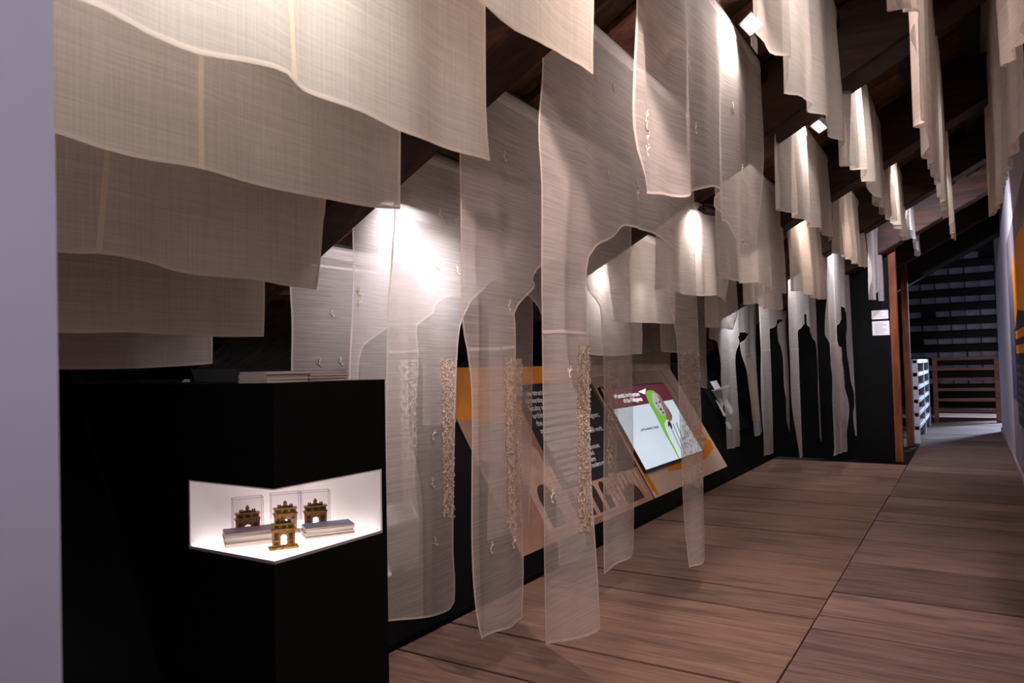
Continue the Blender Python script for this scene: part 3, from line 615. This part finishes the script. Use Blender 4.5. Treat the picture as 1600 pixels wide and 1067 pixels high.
CLOTHS = []
def cloth(row, px, label, group, kind='sheer', amp=.012, lam=.34, seams=(), motifs=(), lace=(), step=.045, ph=None, X=None, pleat=0):
    X = X or ROWS[row]; zt = zbar(X)
    pts = []
    for p in px:
        if p[0] == 'w': pts.append((p[1], p[2]))
        else:
            q = on(p[0], p[1], 0, X); pts.append((q[1], q[2]))
    y0, y1 = pts[0][0], pts[-1][0]
    pts = pts+[(y1, zt), (y0, zt)]
    ph = ph if ph is not None else random.uniform(0, 6)
    ys = [p[0] for p in pts]; zs = [p[1] for p in pts]
    zmin = min(zs); f1 = 2*math.pi/lam
    def dx(y, z):
        d = min(1, max(0, (zt-z)/.55)); 
        u = y+.03*math.sin(2.3*z+ph)
        a = math.sin(f1*u+ph)*.62+math.sin(f1*1.73*u+2.1*ph+.6*z)*.38
        if pleat: a = (abs(a)**.6)*(1 if a > 0 else -1)
        return amp*(.25+.75*d)*a+.010*d*math.sin(1.9*z+ph*1.3)
    ol = catmull(pts, step)
    # interior points
    P2 = [Vector(p) for p in ol]; n = len(P2)
    gy = np.arange(min(ys)+step*.5, max(ys), step); gz = np.arange(zmin+step*.5, zt, step*1.25)
    arr = np.array(ol)
    for y in gy:
        for z in gz:
            if inside(ol, (y, z)) and np.min(np.hypot(arr[:, 0]-y, arr[:, 1]-z)) > step*.45: P2.append(Vector((y, z)))
    r = delaunay_2d_cdt(P2, [(i, (i+1) % n) for i in range(n)], [], 1, 1e-5)
    V2, Fc = r[0], r[2]
    org = Vector((X, (y0+y1)/2, zt))
    vs_ = [(dx(v[0], v[1]), v[0]-org.y, v[1]-org.z) for v in V2]
    m = {'wide': M['wide'], 'far': M['sheer2'], 'leggy': M['leggy']}.get(kind, M['sheer'])
    me = mesh('hanging_cloth', vs_, [tuple(f) for f in Fc], True)
    root = obj('hanging_cloth', me, m); root.location = org
    tag(root, label, 'hanging cloth', group)
    # hem: narrow doubled band along the outline
    wd = .011 if kind == 'wide' else .009
    area = sum(ol[i-1][0]*ol[i][1]-ol[i][0]*ol[i-1][1] for i in range(n)); sg = 1 if area > 0 else -1
    hv, hf = [], []
    for i in range(n):
        a, b, c = np.array(ol[i-1]), np.array(ol[i]), np.array(ol[(i+1) % n])
        t = c-a; t = t/(np.linalg.norm(t)+1e-9); nn = np.array([-t[1], t[0]])*sg*wd
        q = b+nn
        hv.append((dx(*b)+.0012, b[0]-org.y, b[1]-org.z)); hv.append((dx(*q)+.0012, q[0]-org.y, q[1]-org.z))
    for i in range(n):
        j = (i+1) % n; hf.append((2*i, 2*j, 2*j+1, 2*i+1))
    obj('hem', mesh('hem', hv, hf, True), M['hem2'] if kind == 'wide' else M['hem'], root)
    # top sleeve folded over the batten
    sv, sf = [], []; k = max(2, int(abs(y1-y0)/.08))
    for i in range(k+1):
        y = y0+(y1-y0)*i/k
        sv += [(dx(y, zt-.05)+.004, y-org.y, -.05), (.004, y-org.y, .012), (-.10, y-org.y, .034-.053)]
    for i in range(k): sf += [(3*i, 3*i+3, 3*i+4, 3*i+1), (3*i+1, 3*i+4, 3*i+5, 3*i+2)]
    obj('top_sleeve', mesh('top_sleeve', sv, sf, True), m, root)
    def loc(p):
        q = on(p[0], p[1], 0, X); return q[1], q[2]
    for pl in seams:
        wv = .008 if kind == 'wide' else .006
        P = catmull_open([loc(p) for p in pl], .05); sv, sf = [], []
        for i, p in enumerate(P):
            t = np.array(P[min(i+1, len(P)-1)])-np.array(P[max(i-1, 0)]); t = t/np.linalg.norm(t); nn = np.array([-t[1], t[0]])*wv
            for q in (np.array(p)-nn, np.array(p)+nn): sv.append((dx(*q)+.0018, q[0]-org.y, q[1]-org.z))
        for i in range(len(P)-1): sf.append((2*i, 2*i+2, 2*i+3, 2*i+1))
        obj('seam', mesh('seam', sv, sf, True), M['seam'] if kind == 'wide' else M['hem'], root)
    for p in motifs:
        y, z = loc(p); o = obj('motif', sprig(), None, root); o.location = (dx(y, z)+.003, y-org.y, z-org.z)
        o.rotation_euler = (random.uniform(-.5, .5), 0, 0); o.scale = (1, .8, .8)
    for band in lace:
        quad, dens, mname = band
        q4 = [loc(p) for p in quad]; lv = MB(); pv, pf = [], []
        for i in range(13):
            for k_ in (0, .5, 1):
                e = np.array(q4[0])*(1-k_)+np.array(q4[1])*k_; g = np.array(q4[3])*(1-k_)+np.array(q4[2])*k_; q = e+(g-e)*i/12
                pv.append((dx(*q)+.0022, q[0]-org.y, q[1]-org.z))
        for i in range(12): pf += [(3*i, 3*i+1, 3*i+4, 3*i+3), (3*i+1, 3*i+2, 3*i+5, 3*i+4)]
        lgo = obj('lace_ground', mesh('lace_ground', pv, pf, True), M['lace_cloth'] if kind == 'leggy' else M['lace_ground'], root)
        if kind == 'leggy': continue
        a_, b_, c_, d_ = [np.array(q) for q in q4]
        for _ in range(int(dens*1.9)):
            u, v = rng.random(), rng.random()
            if math.sin(v*75)*math.cos(u*11) > .35 or (abs(u-.5) > .42 and rng.random() < .6): continue
            p = (a_*(1-u)+b_*u)*(1-v)+(d_*(1-u)+c_*u)*v
            r0 = .0035+.003*rng.random(); st = rng.random()*6.28; sw = 2.2+2.5*rng.random()
            pts2 = [(p[0]+r0*math.cos(st+sw*k_/3), p[1]+r0*math.sin(st+sw*k_/3)) for k_ in range(4)]
            x0_ = dx(*p)+.003
            for (e0, e1), (f0, f1_) in zip(pts2[:-1], pts2[1:]):
                L_ = math.hypot(f0-e0, f1_-e1)+1e-9; nx, ny = -(f1_-e1)/L_*.0014, (f0-e0)/L_*.0014
                lv.add([(x0_, e0+nx-org.y, e1+ny-org.z), (x0_, f0+nx-org.y, f1_+ny-org.z), (x0_+.0015, f0-nx-org.y, f1_-ny-org.z), (x0_+.0015, e0-nx-org.y, e1-ny-org.z)], [(0, 1, 2, 3)])
        o = lv.build('lace_band', M[mname], lgo); o['kind'] = 'stuff'
    return root
def catmull_open(P, step):
    out = []
    for a, b in zip(P[:-1], P[1:]):
        a, b = np.array(a), np.array(b); k = max(1, int(np.linalg.norm(b-a)/step))
        out += [tuple(a+(b-a)*i/k) for i in range(k)]
    return out+[tuple(P[-1])]

G1 = 'dense cream cloths in the nearest bay'; G2 = 'sheer garment cloths behind the pedestal'; G3 = 'cloths in the middle of the attic'; G4 = 'long legged cloths before the end wall'; G5 = 'narrow cloths under the ridge side'
# nearest bay, dense cream cloths
cloth('R1', [('w', .47, 2.02), ('w', .9, 1.99), (735, -5), (760, 14), (800, 50), (850, 74), (870, 80), (905, 103), (921, 118), (920, 60), (921, 0)], 'dense cream cloth nearest the ceiling, its pointed corner over the dark rafter', G1, 'wide', .010, .5)
cloth('R2', [('w', .47, 1.90), (60, -34), (160, 8), (240, 52), (288, 72), (316, 82), (400, 101), (452, 114), (480, 138), (568, 174), (636, 208), (700, 228), (740, 243), (766, 251), (760, 170), (758, 0)], 'brightest dense cream cloth, second from the top', G1, 'wide', .012, .45, seams=[[(459, -20), (463, 60), (467, 122)]])
cloth('R3', [('w', .50, 1.745), ('w', .66, 1.742), (86, 204), (168, 232), (240, 250), (316, 264), (440, 296), (510, 310), (572, 322), (631, 326), (630, 260), (629, 209)], 'dense cream cloth third from the top with a vertical seam', G1, 'wide', .010, .5, seams=[[(314, 60), (313, 160), (315, 262)]])
cloth('R4', [('w', .60, 1.55), (88, 394), (150, 396), (230, 408), (300, 428), (400, 437), (440, 445), (500, 452), (505, 410), (508, 345), (511, 312)], 'dense greyish cloth fourth from the top with a slanting seam', G1, 'wide', .010, .5, seams=[[(170, 200), (162, 300), (154, 394)]])
cloth('R5', [('w', .75, 1.36), (90, 520), (200, 519), (330, 526), (413, 526), (415, 480), (415, 430)], 'dense grey brown cloth fifth from the top', G1, 'wide', .008, .5)
cloth('R6', [('w', .90, 1.24), (92, 577), (200, 576), (300, 571), (331, 568), (331, 540), (331, 520)], 'lowest dense cloth hanging just above the pedestal', G1, 'wide', .008, .5)
# second bay
cloth('R0', [('w', 2.10, 2.20), (1200, 66), (1214, 86), (1229, 93), (1231, 120), (1236, 140), (1252, 152), (1276, 174), (1290, 190), (1300, 208), (1316, 232), (1314, 160), (1308, 40)], 'pleated pale cloth in front of the two lit floodlights', G2, 'far', .03, .42)
cloth('R1', [(989, -20), (988, 200), (1003, 300), (1040, 303), (1066, 309), (1076, 304), (1100, 295), (1116, 292), (1126, 297), (1117, 307), (1116, 322), (1124, 331), (1145, 347), (1150, 375), (1164, 380), (1185, 389), (1187, 300), (1188, 160)], 'wide sheer cloth with soft vertical folds beside the nearest floodlight', G2, 'sheer', .028, .40,
      motifs=[(1003, 203), (1005, 220), (1006, 236), (1002, 185), (1085, 196), (1095, 200), (1066, 186), (1137, 256), (1155, 266), (1088, 290), (1145, 170), (1085, 100)])
cloth('R2', [(846, 100), (840, 200), (846, 290), (848, 420), (850, 520), (853, 700), (853, 860), (855, 1008), (895, 1001), (920, 993), (935, 982), (932, 900), (924, 750), (918, 560), (913, 450), (912, 425), (915, 402), (935, 384), (955, 372), (971, 354), (982, 355), (1011, 361), (1026, 371), (1045, 383), (1059, 393), (1057, 404), (1050, 422), (1046, 445), (1045, 470), (1053, 500), (1060, 540), (1063, 600), (1068, 700), (1072, 800), (1080, 887), (1095, 880), (1104, 870), (1104, 800), (1103, 700), (1098, 600), (1092, 500), (1087, 430), (1084, 320)],
      'sheer two legged cloth whose near leg hangs closest to the plank floor', G2, 'sheer', .014, .42, seams=[[(850, 519), (880, 517), (915, 521)]],
      motifs=[(916, 236), (948, 274), (932, 120), (957, 138), (893, 582), (868, 778), (995, 290), (995, 305)], lace=[([(903, 540), (919, 540), (924, 830), (908, 830)], 900, 'lace'), ([(1067, 548), (1093, 548), (1098, 762), (1072, 762)], 900, 'lace')])
cloth('R3', [(717, 235), (718, 350), (722, 500), (730, 545), (739, 630), (741, 860), (748, 960), (756, 999), (775, 988), (800, 980), (823, 966), (825, 880), (820, 760), (813, 640), (810, 600), (809, 545), (808, 505), (806, 490), (811, 477), (822, 462), (832, 450), (833, 443), (829, 436), (836, 422), (848, 413), (866, 405), (882, 404), (898, 407), (906, 416), (907, 430), (915, 453), (930, 470), (936, 480), (939, 510), (943, 560), (945, 640), (946, 800), (947, 897), (970, 880), (985, 870), (993, 855), (995, 780), (992, 640), (987, 520), (983, 420), (985, 390), (985, 300)],
      'sheer two legged cloth with a broad tan lace band down its near leg', G2, 'sheer', .014, .42, seams=[[(731, 546), (770, 545), (808, 542)]],
      motifs=[(788, 245), (885, 310), (845, 252), (770, 858), (803, 850), (795, 478)], lace=[([(782, 560), (818, 560), (822, 825), (790, 825)], 1500, 'lace'), ([(948, 562), (966, 562), (968, 775), (951, 775)], 700, 'lace')])
cloth('R4', [(615, 320), (612, 400), (608, 500), (606, 700), (606, 972), (650, 967), (690, 960), (707, 952), (713, 940), (714, 900), (712, 860), (714, 663), (716, 560), (720, 510), (730, 485), (736, 471), (751, 455), (764, 439), (772, 437), (790, 440), (820, 459), (840, 480), (846, 500), (848, 520), (857, 572), (864, 640), (870, 733), (875, 885), (895, 878), (912, 870), (918, 800), (918, 700), (917, 600), (916, 500), (915, 430)],
      'sheer two legged cloth lit by a white hot spot right of the pedestal', G2, 'sheer', .010, .5,
      motifs=[(683, 417), (714, 424), (687, 335), (712, 345), (677, 680), (676, 756), (681, 848)], lace=[([(690, 560), (712, 560), (713, 808), (695, 808)], 1100, 'lace')])
cloth('R5', [(549, 395), (548, 480), (546, 590), (545, 905), (610, 906), (635, 893), (652, 885), (657, 860), (657, 804), (650, 750), (652, 720), (648, 675), (654, 600), (655, 547), (651, 516), (653, 508), (664, 498), (676, 488), (676, 479), (688, 468), (709, 462), (722, 467), (736, 477), (750, 479), (760, 487), (762, 500), (764, 542), (766, 600), (766, 720), (762, 849), (785, 843), (800, 840), (828, 832), (831, 700), (831, 560), (830, 430)],
      'sheer two legged cloth with white lace down the leg beside the pedestal', G2, 'sheer', .010, .5, seams=[[(606, 551), (655, 548)]],
      motifs=[(557, 458), (558, 474)], lace=[([(622, 562), (653, 562), (652, 790), (632, 790)], 1100, 'thread')])
cloth('R6', [(454, 455), (457, 500), (458, 578), (458, 664), (520, 668), (560, 668), (562, 589), (563, 561), (568, 543), (585, 528), (606, 513), (615, 510), (621, 515), (626, 535), (640, 545), (654, 549), (661, 567), (664, 600), (664, 664), (690, 664), (714, 660), (714, 600), (714, 470)],
      'bluish sheer cloth directly above the booklets on the pedestal', G2, 'sheer', .008, .5, seams=[[(470, 412), (610, 428)]], motifs=[(518, 490), (534, 565), (499, 568)])
# third bay
cloth('R0', [(1323, 257), (1346, 266), (1349, 277), (1362, 288), (1366, 303), (1372, 313), (1380, 330), (1383, 300), (1384, 300)], 'pale pleated cloth with a bright streak beside the second rafter', G3, 'far', .04, .38, pleat=1, X=-.50)
cloth('R1', [(1209, 260), (1209, 325), (1240, 335), (1268, 352), (1285, 362), (1300, 377), (1302, 320), (1301, 252)], 'pleated cloth hanging left of the smaller lit floodlight', G3, 'far', .035, .45)
cloth('R2', [(1119, 345), (1123, 431), (1139, 436), (1162, 442), (1190, 441), (1205, 454), (1231, 459), (1227, 370), (1222, 332)], 'pinkish cloth with a slit fold behind the folded sheer one', G3, 'far', .03, .45)
cloth('R3', [(1029, 390), (1029, 452), (1046, 453), (1088, 462), (1124, 462), (1136, 471), (1140, 437), (1138, 350)], 'brightly lit pink cloth in the middle with a glowing top', G3, 'far', .02, .45)
cloth('R4', [(947, 420), (949, 440), (952, 470), (958, 502), (1000, 504), (1050, 506), (1053, 470), (1052, 400)], 'warm pink cloth with a bright vertical fold above the screen', G3, 'far', .018, .4)
cloth('R5', [(893, 445), (897, 500), (905, 550), (940, 556), (1000, 553), (1000, 520), (1000, 440)], 'pale cloth glowing white above the charcoal text block', G3, 'far', .012, .45, motifs=[(949, 455), (969, 514)])
cloth('R6', [(862, 480), (864, 540), (866, 592), (910, 591), (944, 586), (988, 580), (1046, 578), (1046, 540), (1046, 490)], 'short sheer cloth lowest above the orange poster edge', G3, 'sheer', .010, .45)
# fourth bay
cloth('R0', [(1384, 333), (1396, 345), (1406, 357), (1417, 375), (1419, 345)], 'narrow pleated cloth with white streak above the brown post', G3, 'far', .04, .4, pleat=1, X=-.49)
cloth('R1', [(1303, 320), (1305, 396), (1326, 405), (1338, 413), (1352, 419), (1352, 370), (1351, 322)], 'pleated cloth hanging below the third rafter', G3, 'far', .04, .4)
cloth('R2', [(1228, 370), (1232, 455), (1250, 456), (1276, 467), (1291, 467), (1291, 420), (1290, 376)], 'yellowish pleated cloth above the long legged cloths', G3, 'far', .04, .42)
cloth('R3', [(1162, 430), (1165, 476), (1185, 474), (1192, 481), (1222, 484), (1222, 460), (1222, 425)], 'short warm cloth between the yellowish and the tan cloths', G3, 'far', .03, .4)
cloth('R4', [(1100, 460), (1100, 510), (1113, 512), (1146, 515), (1149, 480), (1149, 440)], 'tan folded cloth left of the bluish long legged one', G3, 'far', .03, .36)
cloth('R5', [(1032, 500), (1034, 549), (1058, 551), (1092, 553), (1095, 605), (1105, 607), (1106, 560), (1106, 470)], 'pale cloth strip hanging by the lace leg above the sculpture case', G3, 'sheer', .015, .4)
# fifth bay, long legged cloths
cloth('R5', [(1111, 500), (1111, 528), (1118, 533), (1124, 546), (1127, 569), (1127, 599), (1133, 647), (1135, 702), (1154, 697), (1154, 675), (1151, 612), (1149, 561), (1154, 533), (1152, 526), (1159, 519), (1170, 521), (1167, 526), (1159, 536), (1161, 556), (1168, 599), (1176, 657), (1180, 682), (1190, 675), (1185, 612), (1182, 561), (1182, 510), (1181, 480)], 'long legged cloth in front of the white sculpture', G4, 'leggy', .02, .4, seams=[[(1162, 553), (1182, 551)]], lace=[([(1166, 560), (1176, 558), (1183, 655), (1174, 658)], 900, 'lace')])
cloth('R4', [(1185, 470), (1185, 549), (1187, 612), (1190, 662), (1195, 713), (1210, 707), (1207, 662), (1204, 612), (1202, 523), (1205, 513), (1211, 508), (1214, 500), (1221, 499), (1213, 511), (1214, 521), (1220, 549), (1224, 612), (1230, 650), (1237, 687), (1238, 675), (1234, 612), (1229, 549), (1227, 511), (1230, 470)], 'long legged cloth second from the sculpture, pale near leg', G4, 'leggy', .02, .4, seams=[[(1186, 547), (1202, 547)]], lace=[([(1221, 546), (1228, 546), (1234, 645), (1229, 648)], 700, 'lace')])
cloth('R3', [(1233, 462), (1235, 536), (1239, 612), (1244, 675), (1249, 716), (1254, 708), (1254, 662), (1252, 612), (1248, 531), (1250, 516), (1257, 505), (1256, 493), (1261, 490), (1262, 508), (1272, 528), (1275, 544), (1278, 612), (1280, 689), (1283, 685), (1282, 625), (1277, 561), (1276, 511), (1276, 462)], 'long legged cloth with the thinnest far leg', G4, 'leggy', .02, .4, seams=[[(1236, 546), (1248, 545)]])
cloth('R2', [(1292, 410), (1292, 523), (1295, 536), (1302, 587), (1301, 662), (1300, 712), (1323, 704), (1324, 637), (1319, 587), (1311, 536), (1310, 508), (1315, 498), (1314, 473), (1324, 488), (1325, 511), (1323, 536), (1329, 587), (1333, 625), (1332, 650), (1334, 681), (1340, 675), (1338, 612), (1337, 523), (1333, 460), (1329, 405)], 'long legged cloth nearest the white caption cards', G4, 'leggy', .02, .4, seams=[[(1295, 537), (1311, 536)]], lace=[([(1305, 542), (1314, 542), (1320, 655), (1309, 658)], 1000, 'lace')])
cloth('R1', [(1354, 372), (1358, 420), (1363, 468), (1369, 466), (1372, 440), (1375, 470), (1384, 470), (1380, 440), (1377, 400), (1376, 362)], 'short forked pale cloth above the white caption cards', G4, 'leggy', .03, .4)
cloth('R0', [(1420, 350), (1428, 376), (1434, 400), (1436, 392)], 'narrowest cloth hanging right above the brown post top', G4, 'leggy', .04, .4, pleat=1)
# ridge side rows
cloth('Rm', [('w', 1.0, 1.90), (1388, 0), (1396, 13), (1412, 17), (1424, 22), (1431, 62), (1434, 84)], 'curling cloth end at the top above the right wall', G5, 'far', .020, .4)
cloth('Rm', [(1438, 188), (1448, 207), (1452, 240), (1460, 262), (1468, 288)], 'longest narrow cloth hanging right of the second rafter', G5, 'far', .020, .4, pleat=1)
cloth('Rm', [(1470, 296), (1474, 312), (1481, 343)], 'narrow twisted cloth next beyond the longest narrow one', G5, 'far', .020, .4, pleat=1)
cloth('Rm', [(1484, 345), (1486, 362), (1489, 376)], 'smallest twisted cloth strip beyond the narrow twisted one', G5, 'far', .020, .4, pleat=1)
cloth('Rp', [('w', 1.8, 1.98), ('w', 2.2, 2.0), (1568, 106)], 'pale cloth at the top right corner by the wall', G5, 'far', .020, .4)
cloth('Rp', [('w', 3.02, 2.30), (1590, 205), (1572, 268), (1562, 296), (1558, 322), (1546, 339)], 'pale folded cloth hanging against the right wall', G5, 'far', .020, .4, pleat=1, X=.17)

# ---------------------------------------------------------------- floodlights on the battens, some added as unseen fill
def flood(loc, target, power, label, color=(1, .95, .93), size=.14, spread=150, angle=None):
    r = empty('floodlight', loc); r.scale = (.6, .6, .6); tag(r, label, 'floodlight', 'floodlights on the battens')
    q = (Vector(target)-Vector(loc)).to_track_quat('-Z', 'Y'); r.rotation_mode = 'QUATERNION'; r.rotation_quaternion = q
    hs_ = MB().box(-.10, .10, -.065, .065, .004, .045).build('housing', M['metal_black'], r, .004)
    MB().box(-.102, .102, .058, .068, -.012, .01).box(-.102, .102, -.068, -.058, -.012, .01).box(-.102, -.094, -.06, .06, -.012, .01).box(.094, .102, -.06, .06, -.012, .01).build('front_frame', M['metal_black'], hs_)
    MB().box(-.09, .09, -.056, .056, .0, .0035).build('led_face', M['led'], hs_)
    MB().box(-.112, -.104, -.012, .012, -.005, .09).box(.104, .112, -.012, .012, -.005, .09).box(-.112, .112, -.012, .012, .082, .09).build('bracket', M['metal_black'], r)
    l = bpy.data.lights.new('floodlight_lamp', 'AREA'); l.shape = 'RECTANGLE'; l.size = .10; l.size_y = .06; l.energy = power; l.color = color
    l.spread = math.radians(spread)
    o = bpy.data.objects.new('floodlight_lamp', l); COL.objects.link(o); o.parent = r; o.location = (0, 0, -.002)
    return r
def bar_pt(row, y, dz=-.07, dx=-.05): X = ROWS[row]; return (X+dx, y, zbar(X)+dz)
C_ = (1, .90, .86)
flood((-.77, 3.29, 2.715), (-1.9, 2.3, 1.2), 4.5, 'floodlight with tag on its face beside the wide sheer cloth', C_)
flood((-.77, 5.0, 2.72), (-1.9, 4.2, 1.2), 5, 'smaller looking lit floodlight above the pleated cloth', C_)
flood((-1.67, 2.50, 1.80), (-2.02, 2.58, 1.42), 1.7, 'floodlight behind the sheer cloth making the white hot spot', (.95, .92, 1.0), spread=105)
flood((-2.06, 2.62, 1.98), (-2.75, 2.78, 1.30), 4.0, 'added fill floodlight between the two innermost sheer cloths beside the pedestal', (.93, .90, 1.0), spread=120)  # unseen lamp added to brighten the inner sheer cloths
flood((-1.50, 4.95, 2.25), (-1.85, 5.1, 1.7), 6, 'floodlight behind the glowing pink cloth', (1, .90, .86))
flood((-2.12, 4.85, 1.95), (-2.4, 4.9, 1.5), 3, 'floodlight behind the pale cloth glowing white', (1, .93, .93))
flood((-.30, 4.55, 2.90), (-.62, 4.9, 2.0), 4, 'floodlight behind the streaked pleated cloth', (1, .95, .92), spread=120)
flood((-.30, 6.7, 2.90), (-.62, 7.1, 2.1), 4, 'floodlight behind the narrow pleated cloth', (1, .95, .92), spread=120)
flood((-1.08, 8.35, 2.52), (-1.5, 8.9, 1.2), 5, 'floodlight above the caption card cloth', (.94, .94, 1), spread=120)
flood((-2.10, 8.1, 2.0), (-2.4, 8.5, 1.4), 4.5, 'floodlight above the sculpture cloth', (.94, .94, 1), spread=120)
flood((-1.50, 8.05, 2.30), (-1.9, 8.7, 1.2), 4, 'added fill floodlight above the thin legged cloth', (.94, .94, 1), spread=120)  # added unseen lamp, gives the long legged cloths a cooler light
flood((-1.06, 6.6, 2.57), (-1.9, 7.4, 1.2), 6, 'added fill floodlight above the warm far cloths', (1, .83, .72))  # unseen warm lamp, added and placed to light the yellowish cloth
# floods that light the nearest bay; the floor-facing one is an added fill
flood((-1.05, .95, 2.50), (-1.40, .80, 1.9), 12, 'floodlight above the brightest cream cloth', (1, .97, .95), spread=165)
flood((-.42, 1.5, 2.85), (-1.5, 1.55, 2.2), 4, 'floodlight over the nearest cloth corner', (1, .88, .80))
flood((-.21, 1.72, 2.97), (-1.2, 4.6, .2), 25, 'added fill floodlight over the entrance facing the floor', (1, .83, .77), spread=125)  # unseen general fill, added to lift the planks and cloth legs

flood((-.22, 2.45, 2.98), (-.62, 3.1, 2.2), 5, 'floodlight beside the curling cloth end', (1, .95, .92), spread=110)
flood((-.42, 8.25, 2.80), (.39, 11.2, 1.2), 20, 'added fill floodlight facing the poster on the right wall', (.90, .87, 1.0), spread=120)  # added to lift the dark right wall; no such lamp is visible
flood((.25, -.25, 2.75), (-.85, .36, 1.2), 2.1, 'added cool fill floodlight beside the entrance wall', (.84, .80, 1.0), spread=80)  # lamp added behind the camera to brighten the front wall

# white paper tag on the first floodlight
tg = empty('paper_tag', (-.80, 3.42, 2.72)); tag(tg, 'small white tag sticking out from the lit floodlight', 'tag')
child(MB().box(-.80, -.797, 3.385, 3.50, 2.66, 2.73).build('tag_sheet', M['white']), tg)

# round disc lamp holder on the second rafter side
dc = empty('ceiling_rosette', (-.17, 4.75, 2.85)); tag(dc, 'white round ceiling rosette on the roof boards', 'ceiling fitting')
child(MB().lathe([(0, 0), (.05, 0), (.06, .012), (.055, .03), (.02, .034), (0, .034)], (-.17, 4.75, 2.95), 16).build('disc', M['white'], smooth=True), dc)
child(MB().lathe([(0, 0), (.012, 0), (.012, -.03), (0, -.03)], (-.17, 4.75, 2.95), 8).build('socket', M['white'], smooth=True), dc)
